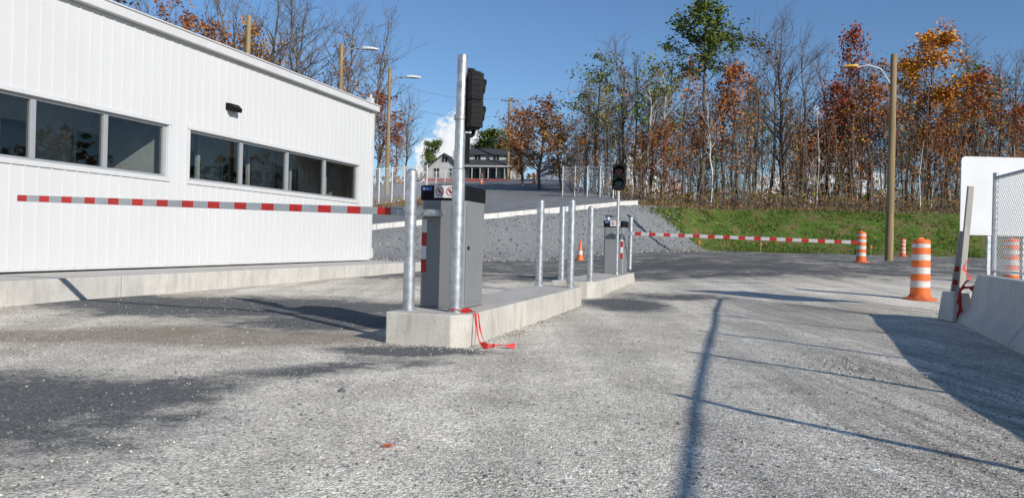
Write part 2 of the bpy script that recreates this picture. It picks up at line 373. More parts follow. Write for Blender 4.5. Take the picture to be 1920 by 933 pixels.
# ------------------------------------------------------------ office building
CX,CY=-4.18,22.0
bd=empty('office_building',(CX,CY,0),ANG,'long single storey building with white ribbed metal siding','building')
def wy(px,py=300):
    r=un(px,py)[0]/F; y=(CX-.308*CY)/(r-.308); return (y-CY)/UY
ZB,ZT,WB,WT=.36,4.78,2.06,3.05
g1=[wy(-150),wy(57),wy(68),wy(193),wy(205),wy(307)]; g2=[wy(357),wy(450),wy(459),wy(537),wy(545),wy(608),wy(615),wy(670)]
o1=(g1[0]-.05,g1[-1]+.08); o2=(g2[0]-.05,g2[-1]+.06)
Y0=-19.0
mb=MB(); th=.16
mb.box(-th,0,Y0,0,ZB,WB); mb.box(-th,0,Y0,0,WT,ZT)
for a,b_ in ((Y0,o1[0]),(o1[1],o2[0]),(o2[1],0)): mb.box(-th,0,a,b_,WB,WT)
y=Y0+.05
while y<-.1:
    inwin=any(a-.09<y<b_+.09 for a,b_ in (o1,o2)); wdt=.024; pr=.016
    if inwin: mb.box(0,pr,y,y+wdt,ZB+.04,WB-.06); mb.box(0,pr,y,y+wdt,WT+.06,ZT-.1)
    else: mb.box(0,pr,y,y+wdt,ZB+.04,ZT-.1)
    y+=.23
mb.box(-9,-th,-.16,0,ZB,ZT); mb.box(-9,-th,Y0,Y0+.16,ZB,ZT); mb.box(-9.16,-9,Y0,0,ZB,ZT)
mb.build('wall',['siding'],bd,label='white vertically ribbed metal wall')
mb=MB(); mb.box(-9.3,.02,Y0-.1,.1,ZT+.004,ZT+.12); mb.build('roof',['trim'],bd)
mb=MB(); mb.box(.024,.15,Y0-.1,.12,ZT-.06,ZT+.10); mb.box(.022,.175,Y0-.1,.14,ZT+.103,ZT+.135); mb.build('gutter',['trim'],bd,bevel=.012)
mb=MB(); mb.box(-.10,.03,-.09,.05,ZB+.02,ZT-.065); mb.box(.01,.09,-.06,.02,ZB+.05,ZB+.35); mb.box(.0,.035,Y0,-.1,ZB-.0,ZB+.035); mb.build('corner_trim',['trim'],bd,bevel=.005)
mb=MB(); mb.box(-.12,.05,-.2,-.05,ZT+.14,ZT+.32); mb.tube((-.03,-.12,ZT+.3),(-.03,-.12,ZT+.42),.04,.04,10); mb.build('roof_vent',['trim'],bd,bevel=.01)
mb=MB(); mb.box(-9,-.17,Y0+.17,-.17,ZB-.02,ZB+.02); mb.build('floor',['intf'],bd)
mb=MB(); mb.box(-1.8,-1.7,Y0+.17,-.17,ZB+.03,ZT-.02); mb.box(-.9,-.7,wy(22),wy(22)+.35,ZB+.03,ZT-.02,1); mb.box(-1.69,-.2,wy(325)-.05,wy(325)+.05,ZB+.03,ZT-.02)
for q in range(7):
    ya=-15+q*2.1; mb.box(-1.69,-1.67,ya,ya+1.1,1.3,2.9,2)
    for (a,b_,c,d_) in ((ya-.05,ya+1.15,2.905,2.96),(ya-.05,ya+1.15,1.24,1.295),(ya-.05,ya-.003,1.3,2.9),(ya+1.103,ya+1.15,1.3,2.9),(ya+.53,ya+.57,1.3,2.9)): mb.box(-1.69,-1.65,a,b_,c,d_,1)
for q in range(4): mb.box(-.7,-.64,-6.6+q*1.7,-6.52+q*1.7,ZB+.03,ZT-.02,1)
mb.build('interior_partition',['intw','siding','dark'],bd)
for (o,g) in ((o1,g1),(o2,g2)):
    we=empty('window',(0,0,0),parent=bd)
    mb=MB(); fx0,fx1=-.11,-.03
    mb.box(fx0,fx1,o[0],o[1],WB,WB+.045); mb.box(fx0,fx1,o[0],o[1],WT-.045,WT)
    mull=[(o[0],g[0]+.02)]+[(g[i],g[i+1]) for i in range(1,len(g)-1,2)]+[(g[-1],o[1])]
    for a,b_ in mull:
        c=(a+b_)/2; hw=max(.03,min(.045,(b_-a)/2)); mb.box(fx0-.003,fx1+.006,c-hw,c+hw,WB+.046,WT-.046)
    mb.build('frame',['alu'],we,bevel=.004)
    mb=MB()
    for i in range(0,len(g),2): 
        tl_=(i%3-1)*.004
        mb.add([(-.07+tl_,g[i]-.05,WB+.03),(-.07-tl_,g[i+1]+.05,WB+.03),(-.07-tl_,g[i+1]+.05,WT-.03),(-.07+tl_,g[i]-.05,WT-.03)],[(0,1,2,3)])
    mb.build('glass',['glass'],we)
    mb=MB(); e=.07
    mb.box(.002,.03,o[0]-e,o[1]+e,WB-e-.01,WB-.001); mb.box(.002,.045,o[0]-e,o[1]+e,WT+.001,WT+e); mb.box(.002,.028,o[0]-e,o[0]-.001,WB,WT); mb.box(.002,.028,o[1]+.001,o[1]+e,WB,WT)
    mb.build('surround',['trim'],we,bevel=.004)
ly=wy(432,202)
mb=MB()
a_=un(432,202); d_=CY+ly*UY; lz=1-a_[1]/F*d_
mb.add([(.0,ly-.16,lz-.07),(.18,ly-.14,lz-.10),(.2,ly-.14,lz-.02),(.10,ly-.15,lz+.07),(.0,ly-.16,lz+.08),(.0,ly+.16,lz-.07),(.18,ly+.14,lz-.10),(.2,ly+.14,lz-.02),(.10,ly+.15,lz+.07),(.0,ly+.16,lz+.08)],
  [(0,1,2,3,4),(9,8,7,6,5),(0,5,6,1),(1,6,7,2),(2,7,8,3),(3,8,9,4),(4,9,5,0)])
mb.build('wall_lamp',['black'],bd,bevel=.008)
# slab walkway
mb=MB()
ex=1.38
seg=[(-19.5,-14.9),(-14.88,-10.6),(-10.58,-6.3),(-6.28,-2.4),(-2.38,.9)]
for a,b_ in seg: mb.box(-.3,ex,a,b_,-.3,.33)
mb.box(-9.0,-.3,Y0,.0,-.3,.335)
mb.build('walkway_slab',['conc2'],None,(CX,CY,0),ANG,bevel=.015,kind='structure',label='raised concrete walkway along the white building')
# ------------------------------------------------------------ islands, bollards, gates
L1=Vector((-1.19,7.14,0)); L2=Vector((.75,13.76,0)); WI,LI,HI=.80,5.45,.305
def loc(L,X,Y,z=0): return Vector((L.x+X*UY+Y*UX,L.y-X*UX+Y*UY,z))
def island(L,lab,hh_):
    mb=MB(); c=.13
    P=[(0,0),(WI-c,0),(WI,c),(WI,LI-c),(WI-c,LI),(c*.3,LI),(0,LI-c*.3),(0,c*.2)]
    mb.prism(P,-.25,hh_)
    mb.build('concrete_island',['conc'],None,L,ANG,bevel=.014,label=lab,cat='concrete island',group='gate islands')
island(L1,'pale concrete island with chamfered corner under the nearer gate',HI)
island(L2,'pale concrete island carrying the farther gate cabinet',HI+.003)
mb=MB(); mb.lathe([(0,0),(.085,0),(.085,.012),(.06,.016),(.057,.02),(.057,1.34),(.05,1.365),(.03,1.383),(0,1.387)],24)
bl=mb.build('bollard',['galv'],None,loc(L1,.12,.25,HI),0,label='round galvanised steel bollard on a concrete island',cat='bollard',group='steel bollards on the islands')
for L,X,Y in ((L1,.13,5.15),(L1,.68,5.0),(L2,.12,.25),(L2,.67,.22),(L2,.68,5.2),(L2,.10,5.25)):
    copy_thing(bl,loc(L,X,Y,HI),R.random()*3,rot=(R.uniform(-.008,.008),R.uniform(-.008,.008),R.random()*3))
def text(body,size,parent,loc_,rot,mat,name='lettering'):
    c=bpy.data.curves.new(name,'FONT'); c.body=body; c.size=size; c.align_x='CENTER'; c.align_y='CENTER'; c.extrude=.0008
    t=bpy.data.objects.new(name,c); sc.collection.objects.link(t); dg=bpy.context.evaluated_depsgraph_get(); dg.update()
    me=bpy.data.meshes.new_from_object(t.evaluated_get(dg)); bpy.data.objects.remove(t)
    o=bpy.data.objects.new(name,me); me.materials.clear(); me.materials.append(M[mat]); sc.collection.objects.link(o)
    o.parent=parent; o.location=loc_; o.rotation_euler=rot; return o
def gate(L,X0,Yf,side,tiltdeg,armlen,lab):
    cw,cd,ch=.48,.58,1.25; g=empty('barrier_gate',loc(L,X0,Yf,HI),ANG,lab,'barrier gate','barrier gates')
    mb=MB(); mb.prism([(.03,0),(cw-.03,0),(cw,.03),(cw,cd),(0,cd),(0,.03)],.012,ch-.15)
    mb.box(-.012,cw+.012,-.0,cd+.01,0,.011,0)
    cab=mb.build('cabinet',['cab'],g,bevel=.008)
    mb=MB(); mb.box(cw+.001,cw+.008,.04,cd-.03,.06,ch-.2); d_=mb.build('door',['cab'],cab,bevel=.004)
    mb=MB(); mb.tube((cw+.008,.09,.62),(cw+.022,.09,.62),.018,.018,14); mb.build('lock',['black'],d_)
    mb=MB(); mb.prism([(.012,-.016),(cw-.012,-.016),(cw+.014,.01),(cw+.014,cd+.012),(-.014,cd+.012),(-.014,.01)],ch-.15,ch-.0)
    mb.build('cap',['black'],g,bevel=.012)
    # label plate
    mb=MB(); mb.box(.02,.125,-.0195,-.0168,ch-.055,ch-.018,1); mb.box(.15,.385,-.0195,-.0168,ch-.128,ch-.004,0)
    lb=mb.build('label_plate',['plate','blue'],g)
    text('cvm',.034,lb,(.06,-.0205,ch-.036),(math.pi/2,0,0),'plate')
    for cx_ in (.21,.325):
        mb=MB(); cz=ch-.065
        for k in range(24):
            t0,t1=k*math.pi/12,(k+1)*math.pi/12
            mb.add([(cx_+r*math.cos(t),-.021,cz+r*math.sin(t)) for r,t in ((.036,t0),(.045,t0),(.045,t1),(.036,t1))],[(0,1,2,3)],0)
        mb.add([(cx_-.03,-.0215,cz+.022),(cx_-.022,-.0215,cz+.03),(cx_+.03,-.0215,cz-.022),(cx_+.022,-.0215,cz-.03)],[(0,1,2,3)],0)
        mb.box(cx_-.006,cx_+.006,-.0208,-.020,cz-.02,cz+.012,1); mb.box(cx_-.005,cx_+.005,-.0208,-.020,cz+.014,cz+.024,1)
        mb.box(cx_-.016,cx_-.008,-.0208,-.020,cz-.006,cz+.008,1); mb.box(cx_+.008,cx_+.02,-.0208,-.020,cz-.002,cz+.004,1)
        mb.build('prohibition_symbol',['red','black'],lb)
    # reflective strip on edge
    mb=MB(); z=.36; k=0; sx0=.015 if side<0 else cw-.075
    while z<.9: mb.box(sx0,sx0+.055,-.003,-.0005,z,z+.135,k%2==0 and 1 or 0); z+=.136; k+=1
    mb.build('reflective_strip',['plate','red'],g)
    # hub and arm
    hx=.22 if side<0 else cw-.22; az_=.945+.02
    mb=MB(); mb.tube((hx,.0,az_),(hx,-.09,az_),.035,.035,16)
    sgn=side
    x0,x1=sorted((hx+sgn*-.03,hx+sgn*.42))
    mb.box(x0,x1,-.145,-.088,az_-.034,az_+.034)
    for q in (0.02,.12,.2,.3): mb.tube((hx+sgn*q,-.145,az_+.0),(hx+sgn*q,-.165,az_),.013,.013,6)
    br=mb.build('arm_bracket',['galv'],g,bevel=.006)
    am=MB(); n=15; st=.30; ln=armlen-st; per=ln/n
    T=Matrix.Translation((hx,-.116,az_))@Matrix.Rotation(math.radians(-tiltdeg*sgn),4,'Y')
    def seg_(a,b__,mi):
        a,b__=sgn*a,sgn*b__; a,b__=min(a,b__),max(a,b__); am.box(a,b__,-.02,.02,-.038,.038,mi,T)
    for k in range(n):
        am_a=st+k*per; seg_(am_a+.001,am_a+per*.56,0)
        seg_(am_a+per*.56+.001,am_a+per,1)
    am.build('arm',['armgrey','red','white'],g,bevel=.004)
    return g
gate(L1,.09,.56,-1,1.15,5.50,'grey gate cabinet with black cap and long striped arm beside bollards')
M['armgrey']=M['white']
gate(L2,.20,4.2,1,-1.1,5.25,'grey gate cabinet with striped arm reaching over the gravel lane')
# traffic lights
def signal_head(parent,loc_,rz,s=1,vis=.12):
    h=empty('signal_head',loc_,rz,parent=parent); h.scale=(s,s,s)
    mb=MB(); mb.box(-.15,.15,-.02,.13,-.3,-.003); mb.box(-.15,.15,-.02,.13,.003,.3); mb.box(-.12,.12,.0,.11,-.32,.32)
    for k in range(10): mb.box(-.153,.153,.02,.12,-.27+k*.06,-.258+k*.06)
    mb.build('housing',['black'],h,bevel=.012)
    for cz,mm in ((.15,'lampred'),(-.15,'lampgrn')):
        mb=MB(); n=20
        for k in range(n):
            t0,t1=2*math.pi*k/n,2*math.pi*(k+1)/n
            mb.add([(0,-.045,cz),(.1*math.cos(t0),-.024,cz+.1*math.sin(t0)),(.1*math.cos(t1),-.024,cz+.1*math.sin(t1))],[(0,1,2)],0,True)
        mb.build('lens',[mm],h)
        mb=MB()
        for k in range(n):
            t0=math.radians(-35+250*k/n); t1=math.radians(-35+250*(k+1)/n)
            L=lambda t:-.02-vis*(.45+.55*max(0,math.sin(t)))
            for r,fl in ((.118,0),(.112,1)):
                q=[(r*math.cos(t0),-.02,cz+r*math.sin(t0)),(r*math.cos(t1),-.02,cz+r*math.sin(t1)),(r*math.cos(t1),L(t1),cz+r*math.sin(t1)),(r*math.cos(t0),L(t0),cz+r*math.sin(t0))]
                mb.add(q,[(0,1,2,3)],0,True)
        mb.build('visor',['black'],h)
    return h
p=loc(L1,.595,.30,HI)
tl=empty('traffic_light',p,0,'tall galvanised pole with black two lamp signal on concrete island','traffic light','traffic lights at the gates')
mb=MB(); mb.tube((0,0,1.3),(.012,0,2.49),.052,.050,24); mb.lathe([(.056,1.86),(.06,1.87),(.06,1.9),(.056,1.91)],24); mb.build('pole',['galv'],tl)
mb=MB(); mb.lathe([(0,0),(.085,0),(.085,.012),(.062,.018),(.062,1.38),(.053,1.392)],24); mb.build('sleeve',['galv'],tl)
signal_head(tl,(.14,.06,2.05),math.radians(122),.88,.085)
for zq,zr in ((2.36,2.3),(1.72,1.8)):
    mb=MB(); mb.poly([(.03,.02,zq),(.12,.06,zq),(.14,.06,zr)],.02,8); mb.build('bracket',['black'],tl)
mb=MB(); mb.box(.03,.1,-.0,.05,1.45,1.74); mb.build('junction_box',['black'],tl,bevel=.006)
p=loc(L2,.60,3.7,HI)
tl=empty('traffic_light',p,0,'slim pole with black two lamp signal beside the farther gate','traffic light','traffic lights at the gates')
mb=MB(); mb.lathe([(0,0),(.1,0),(.1,.014),(.04,.02),(.036,.05),(.036,1.92),(0,1.925)],20); mb.build('pole',['galv'],tl)
signal_head(tl,(0,-.02,2.24),math.radians(-5),.94,.14)
# red ribbons
def ribbon(pts,wd,nm,lab,xw=.4):
    mb=MB(); P=[Vector(p) for p in pts]; Q=[]
    for i in range(len(P)-1):
        p0=P[max(0,i-1)];p1=P[i];p2=P[i+1];p3=P[min(len(P)-1,i+2)]
        for k in range(6):
            t=k/6; Q.append(.5*((2*p1)+(p2-p0)*t+(2*p0-5*p1+4*p2-p3)*t*t+(3*p1-p0-3*p2+p3)*t**3))
    Q.append(P[-1])
    def wvec(i):
        a=math.sin(i*.5)*.8; return Vector((wd*math.cos(a)*xw,wd*.3,wd*math.sin(a)+wd*.4))*.5
    for i in range(len(Q)-1):
        wv=wvec(i); wv2=wvec(i+1)
        mb.add([Q[i]-wv,Q[i+1]-wv2,Q[i+1]+wv2,Q[i]+wv],[(0,1,2,3)],0,True)
    mb.build(nm,['ribbon'],label=lab,cat='ribbon')
def lp(X,Y,z): return loc(L1,X,Y,z)
ribbon([lp(.535,.27,.33),lp(.6,.23,.335),lp(.67,.26,.33),lp(.74,.25,.32),lp(.815,.24,.31),lp(.85,.20,.20),lp(.90,.16,.06),lp(1.0,.10,.025),lp(1.1,.2,.03),lp(1.22,.26,.02)],.045,'red_ribbon','red ribbon tied round the pole and trailing onto gravel')
ribbon([lp(.66,.33,.335),lp(.75,.32,.325),lp(.82,.32,.30),lp(.86,.28,.16),lp(.94,.22,.03),lp(1.04,.2,.02)],.03,'red_ribbon','thin red ribbon hanging off the island edge')
# ------------------------------------------------------------ jersey barriers + fence
FX,FY=6.77,10.55
VX,VY=.279,.9603; ANF=math.atan2(-VX,VY)
def fl(s,off=0,z=0): return Vector((FX-s*VX+off*VY,FY-s*VY-off*VX,z))
mb=MB(); prof=[(-.33,0),(-.33,.06),(-.20,.25),(-.10,.71),(.10,.71),(.20,.25),(.33,.06),(.33,0)]
n=len(prof); Lb=3.0
vs=[(x,-Lb/2,z) for x,z in prof]+[(x,Lb/2,z) for x,z in prof]
mb.add(vs,[tuple(range(n)),tuple(reversed(range(n,2*n)))]+[(k,n+k,n+(k+1)%n,(k+1)%n) for k in range(n)])
BX,BY=.375,.927; ANB=math.atan2(-BX,BY); E0=Vector((6.74,10.62,-.01))
def bp(s): return Vector((E0.x-s*BX,E0.y-s*BY,-.01))
jb=mb.build('jersey_barrier',['conc3'],None,bp(1.5),ANB,bevel=.02,label='pale concrete road barrier beside the chain link fence',cat='concrete barrier',group='concrete barriers along the fence')
copy_thing(jb,bp(4.54),ANB)
p6=bp(6.07)
for k in range(2):
    s=1.52+3.04*k; copy_thing(jb,(p6.x-s*VX,p6.y-s*VY,-.01),ANF)
fe=empty('chain_link_fence',fl(0),ANF,'galvanised chain link fence rising behind the concrete barriers','fence')
PS=[.12,3.1,5.5,7.35,9.5,11.8]
for s in PS:
    mb=MB(); mb.tube((0,-s,-.02),(0,-s,2.13),.034,.034,10); mb.build('post',['galv'],fe)
mb=MB(); pr_=None
for i in range(40):
    s=.12+i*11.7/39; p_=Vector((0.01*math.sin(s*1.1),-s,2.05+.010*math.sin(s*.9+1)))
    if pr_: mb.tube(pr_,p_,.023,.023,10,0,False)
    pr_=p_
mb.build('top_rail',['galv'],fe)
mb=MB(); mb.tube((0,-.12,.76),(0,-11.8,.76),.016,.016,8); mb.build('bottom_rail',['galv'],fe)
def chain(mb,y0,y1,z0,z1,s,r,x=0):
    h=z1-z0; k=y0-h
    while k<y1:
        for sgn in (1,-1):
            ya,yb=max(y0,k),min(y1,k+h)
            if yb-ya<.01: continue
            za_,zb_=z0+(ya-k),z0+(yb-k)
            if sgn<0: za_,zb_=z1-(ya-k),z1-(yb-k)
            mb.wire((x+sgn*r*.5,ya,za_),(x+sgn*r*.5,yb,zb_),r)
        k+=s
mb=MB(); chain(mb,-11.8,-.12,.76,2.03,.075,.0034,-.03); mb.build('mesh',['wire'],fe)
# leaning barricade plank on block, sign
bx,bz=W(1803,572,10.9)
pl=empty('barricade_post',(bx-.03,10.98,0),0,'weathered plank post leaning in a concrete foot with red ribbon','barricade')
mb=MB(); mb.add([(-.17,-.2,0),(.25,-.2,0),(.25,.2,0),(-.17,.2,0),(-.13,-.16,.42),(.21,-.16,.42),(.21,.16,.42),(-.13,.16,.42)],[(0,3,2,1),(4,5,6,7),(0,1,5,4),(1,2,6,5),(2,3,7,6),(3,0,4,7)]); mb.build('foot',['conc3'],pl,bevel=.02)
mb=MB(); T=Matrix.Translation((.02,-.06,.3))@Matrix.Rotation(math.radians(4.0),4,'Y'); mb.box(-.05,.035,-.02,.02,0,1.68,0,T)
mb.build('plank',['woodgrey'],pl,bevel=.004)
mb=MB(); T=Matrix.Translation((.02,.03,.42))@Matrix.Rotation(math.radians(7),4,'Y'); mb.box(-.09,.0,-.015,.015,0,.9,0,T)
for k in range(2): mb.box(-.091,.001,-.018,-.0155,.10+k*.2,.18+k*.2,1,T)
mb.build('reflective_board',['woodgrey','red'],pl,bevel=.003)
q=Vector((bx-.03,10.94,0))
ribbon([q+Vector(t) for t in ((.14,-.23,.46),(.04,-.25,.52),(-.1,-.25,.48),(-.15,-.27,.34),(-.13,-.28,.18),(-.2,-.28,.02))],.10,'red_ribbon','red ribbon wrapped round the barricade foot',1.0)
ribbon([q+Vector(t) for t in ((.06,-.12,.9),(-.02,-.14,.78),(.06,-.17,.64),(-.08,-.22,.52),(.10,-.25,.47),(.12,-.25,.3))],.07,'red_ribbon','red ribbon hanging down the leaning plank',1.0)
sg=empty('white_sign',(0,0,0),0,'blank white board with rounded corners behind the fence','sign')
x0,z1=W(1803,293,11.6); x1,_=W(1960,293,11.6); _,z0=W(1810,440,11.6)
mb=MB(); rr=.06; P=[]
for cx_,cz_,a0 in ((x1-rr,z1-rr,0),(x0+rr,z1-rr,90),(x0+rr,z0+rr,180),(x1-rr,z0+rr,270)):
    for k in range(5): a=math.radians(a0+k*22.5); P.append((cx_+rr*math.cos(a),cz_+rr*math.sin(a)))
n=len(P); mb.add([(x,11.6,z) for x,z in P]+[(x,11.615,z) for x,z in P],[tuple(range(n)),tuple(reversed(range(n,2*n)))]+[(k,n+k,n+(k+1)%n,(k+1)%n) for k in range(n)])
mb.build('board',['signw'],sg)
for xa,xb in ((x0+.45,x0+.5),(x1-.3,x1-.25)):
    mb=MB(); mb.box(xa,xb,11.62,11.66,0,z1-.1); mb.build('leg',['galv'],sg)
# ------------------------------------------------------------ drums, cones
def drum():
    d=empty('traffic_drum',(0,0,0),0,'orange and white striped channelising drum on gravel','traffic drum','orange traffic drums')
    mb=MB(); rs=lambda z:.178-.018*(z/1.15)
    prof=[];mi=[]; bands=[(.06,.24,0),(.24,.37,1),(.37,.50,0),(.50,.63,1),(.63,.76,0),(.76,.88,1),(.88,1.0,0),(1.0,1.08,1),(1.08,1.14,0)]
    for a,b_,c in bands:
        r0,r1=rs(a),rs(b_)
        prof+=[(r0-.008,a),(r0,a+.012)]; mi+=[c,c]
        prof+=[(r1,b_-.012)]; mi+=[c]
    prof+=[(.145,1.155),(.12,1.17),(0,1.175)]; mi+=[0,0]
    mi=mi[:len(prof)-1]; mb.lathe(prof,28,mi); mb.build('body',['orange','reflw'],d)
    mb=MB(); mb.lathe([(0,0),(.29,0),(.285,.035),(.21,.05),(.19,.10),(.18,.10)],28); mb.build('foot',['rubber'],d)
    mb=MB(); mb.box(-.05,.05,-.012,.012,1.165,1.2); mb.build('handle',['orange'],d,bevel=.005)
    return d
dr=drum()
x=un(1727,460)[0]/F*14.4; dr.location=(x,14.4,H(x,14.4))
dr['label']='near orange and white striped drum standing beside the barrier'
for px,d,s_,lab in ((1615,28.5,1,'orange and white striped drum at the tip of the arm'),(1693,40.5,.82,'small distant orange drum at the foot of the grassy bank'),(1897,19,1,'orange and white striped drum seen through chain link fence')):
    x=un(px,460)[0]/F*d; copy_thing(dr,(x,d,H(x,d)),R.random(),s_,label=lab)
for px,py,d in ((903,325,82),(1002,334,78)):
    x,z=W(px,py,d); copy_thing(dr,(x,d,H(x,d)+.03),R.random(),label='distant orange drum on the road below the house')
x=un(1088,470)[0]/F*32; cn=empty('traffic_cone',(x,32,H(x,32)),.3,'small orange traffic cone on dark gravel','traffic cone')
mb=MB(); mb.lathe([(.15,.03),(.11,.25),(.085,.42),(.06,.6),(.035,.82),(0,.825)],20,[0,1,0,0,0]); mb.build('cone_body',['orange','reflw'],cn)
mb=MB(); mb.box(-.2,.2,-.2,.2,0,.035); mb.build('base',['rubber'],cn,bevel=.01)
for px,d in ((1425,41),(1310,41.5),(1632,41)):
    x=un(px,460)[0]/F*d; z=H(x,d); mb=MB(); mb.tube((0,0,-.1),(.03,0,.55),.03,.03,6); mb.box(-.02,.09,-.01,.01,.42,.56,1)
    mb.build('survey_stake',['wood','orange'],None,(x,d,z),0,label='short wooden survey stake with orange flag at bank foot',cat='stake',group='survey stakes')
# ------------------------------------------------------------ poles, lamps, cables
def lamp_pole(px,py,d,lamp=None,r=.13,cross=False,lab='',ar=.035,hs=1.0,lm='galv',name='street_lamp'):
    x,zt=W(px,py,d); z0=H(x,d)
    p=empty(name,(x,d,z0),0,lab,'street lamp' if lamp else 'utility pole')
    h=zt-z0; mb=MB(); mb.tube((0,0,-.3),(0,0,h),r*1.15,r*.8,12); mb.build('pole',['wood'],p)
    if lamp:
        lx,lz=W(lamp[0],lamp[1],d); lx-=x; lz-=z0; sg_=1 if lx>0 else -1; hz=lz-.35
        pts=[(sg_*r*.8,0,hz-.3),(lx*.35,0,lz-.05),(lx*.7,0,lz+.1),(lx,0,lz)]
        mb=MB(); mb.poly(pts,ar,8); mb.build('bracket_arm',['galv'],p)
        mb=MB(); e_=.7*hs
        for k in range(6):
            a,b_=k/6,(k+1)/6; wv=lambda t:(.06+.13*math.sin(math.pi*min(1,t*.9+.1)))*hs
            mb.add([(lx+sg_*a*e_,-wv(a),lz),(lx+sg_*b_*e_,-wv(b_),lz),(lx+sg_*b_*e_,wv(b_),lz),(lx+sg_*a*e_,wv(a),lz),
                    (lx+sg_*a*e_,-wv(a)*.6,lz+.14*hs*(1-a*.5)),(lx+sg_*b_*e_,-wv(b_)*.6,lz+.14*hs*(1-b_*.5)),(lx+sg_*b_*e_,wv(b_)*.6,lz+.14*hs*(1-b_*.5)),(lx+sg_*a*e_,wv(a)*.6,lz+.14*hs*(1-a*.5)),],
                   [(3,2,1,0),(4,5,6,7),(0,1,5,4),(2,3,7,6),(1,2,6,5),(3,0,4,7)])
        mb.build('lamp_head',[lm],p)
    if cross:
        mb=MB(); mb.box(-1.1,1.1,-.06,.06,h-.45,h-.33); mb.tube((-.6,0,h-.4),(0,0,h-1.1),.025,.025,6); mb.tube((.6,0,h-.4),(0,0,h-1.1),.025,.025,6)
        for q in (-1,-.55,.55,1): mb.tube((q,0,h-.33),(q,0,h-.18),.04,.03,8)
        mb.build('crossarm',['bark'],p)
    return Vector((x,d,zt))
t1=lamp_pole(467,30,45,None,.17,False,'brown wooden utility pole rising behind the white building',name='utility_pole')
t2=lamp_pole(641,82,50,(682,93),.16,False,'wooden pole street lamp rising behind the white building',.055,1.4,'signw')
t3=lamp_pole(731,127,66,(764,146),.17,False,'wooden pole street lamp beside the climbing road',.065,1.7,'signw')
t4=lamp_pole(956,183,92,None,.17,True,'wooden utility pole with crossarm beside the house',name='utility_pole')
t5=lamp_pole(1676,102,31,(1607,126),.145,False,'tall wooden pole street lamp standing beside the gravel yard',.022,.8,'amber')
def cable(a,b_,sag,r=.013):
    mb=MB(); n=24; P=[]
    for i in range(n+1):
        t=i/n; p=a.lerp(b_,t); p.z-=sag*4*t*(1-t); P.append(p)
    for u_,v_ in zip(P[:-1],P[1:]): mb.tube(u_,v_,r,r,4,0,False)
    mb.build('utility_cable',['bark'],label='thin overhead cable strung between wooden poles',cat='cable',group='overhead cables')
off=Vector((0,0,-1.0))
cable(t3+off*1.2,t4,.8);cable(t3+off*3,t4+off*2,.9)
far=Vector((42,110,19)); cable(t4,far,1.0);cable(t4+off*1.5,far+off*1.5,1.0)
# background fences
def fence(px0,px1,d0,d1,h,lab,n=5):
    x0=un(px0,350)[0]/F*d0; x1=un(px1,350)[0]/F*d1
    a=Vector((x0,d0,0)); b_=Vector((x1,d1,0)); Lf=(b_-a).length; ang=math.atan2(b_.y-a.y,b_.x-a.x)
    f=empty('chain_link_fence',(x0,d0,0),ang,lab,'fence'); pts=[]
    for i in range(n+1):
        p=a.lerp(b_,i/n); z=H(p.x,p.y); pts.append((Lf*i/n,z)); mb=MB(); mb.tube((Lf*i/n,0,z-.1),(Lf*i/n,0,z+h+.1),.05,.05,8); mb.build('post',['wire'],f)
    for hh_,nm in ((h,'top_rail'),(.1,'bottom_rail')):
        mb=MB()
        for (a0,za_),(a1,zb_) in zip(pts[:-1],pts[1:]): mb.tube((a0,0,za_+hh_),(a1,0,zb_+hh_),.035,.035,6)
        mb.build(nm,['wire'],f)
    mb=MB(); s=.26
    for (a0,za_),(a1,zb_) in zip(pts[:-1],pts[1:]):
        w_=a1-a0; k=-h
        while k<w_:
            u0,u1=max(0,k),min(w_,k+h)
            if u1-u0>.02:
                for sgn in (1,-1):
                    q0,q1=(u0-k),(u1-k)
                    if sgn<0:q0,q1=h-q0,h-q1
                    zz=lambda u,q: za_+(zb_-za_)*u/w_+q
                    mb.wire((a0+u0,sgn*.01,zz(u0,q0)),(a0+u1,sgn*.01,zz(u1,q1)),.012,.6)
            k+=s
    mb.build('mesh',['wire'],f)
fence(685,800,50,58,2.5,'chain link fence along the grassy edge of the road',5)
fence(1055,1150,54,51,2.1,'chain link fence section at the edge of the woods',4)
fence(800,850,76,80,1.6,'white fence beside the house garden',3)
# ------------------------------------------------------------ house
HD=94; hx,_=W(800,345,HD); hx2,_=W(866,345,HD); hg=H(hx,HD)
ho=empty('gabled_house',(hx,HD,hg-.3),math.radians(-8),'white gabled country house with dark roof, chimney and long porch','house')
wd=hx2-hx; _,zp=W(832,290,HD); _,ze=W(800,316,HD); zp-=hg-.3; ze-=hg-.3; dp=7
mb=MB(); mb.add([(0,0,0),(wd,0,0),(wd,0,ze),(wd/2,0,zp),(0,0,ze),(0,dp,0),(wd,dp,0),(wd,dp,ze),(wd/2,dp,zp),(0,dp,ze)],[(0,1,2,3,4),(9,8,7,6,5),(0,5,6,1),(1,6,7,2),(0,4,9,5)])
LW=6.6
mb.box(wd+.01,wd+LW,1.2,dp-.5,0,2.9)
mb.add([(wd+.01,2.2,2.9),(wd+LW*.97,2.2,2.9),(wd+LW*.97,2.2,4.2),(wd+.01,2.2,4.2),(wd+.01,5.5,2.9),(wd+LW*.97,5.5,2.9),(wd+LW*.97,5.5,4.2),(wd+.01,5.5,4.2)],[(0,1,2,3),(1,5,6,2),(4,7,6,5),(0,3,7,4)])
mb.build('wall',['housew'],ho)
mb=MB(); o=.35; t_=.16
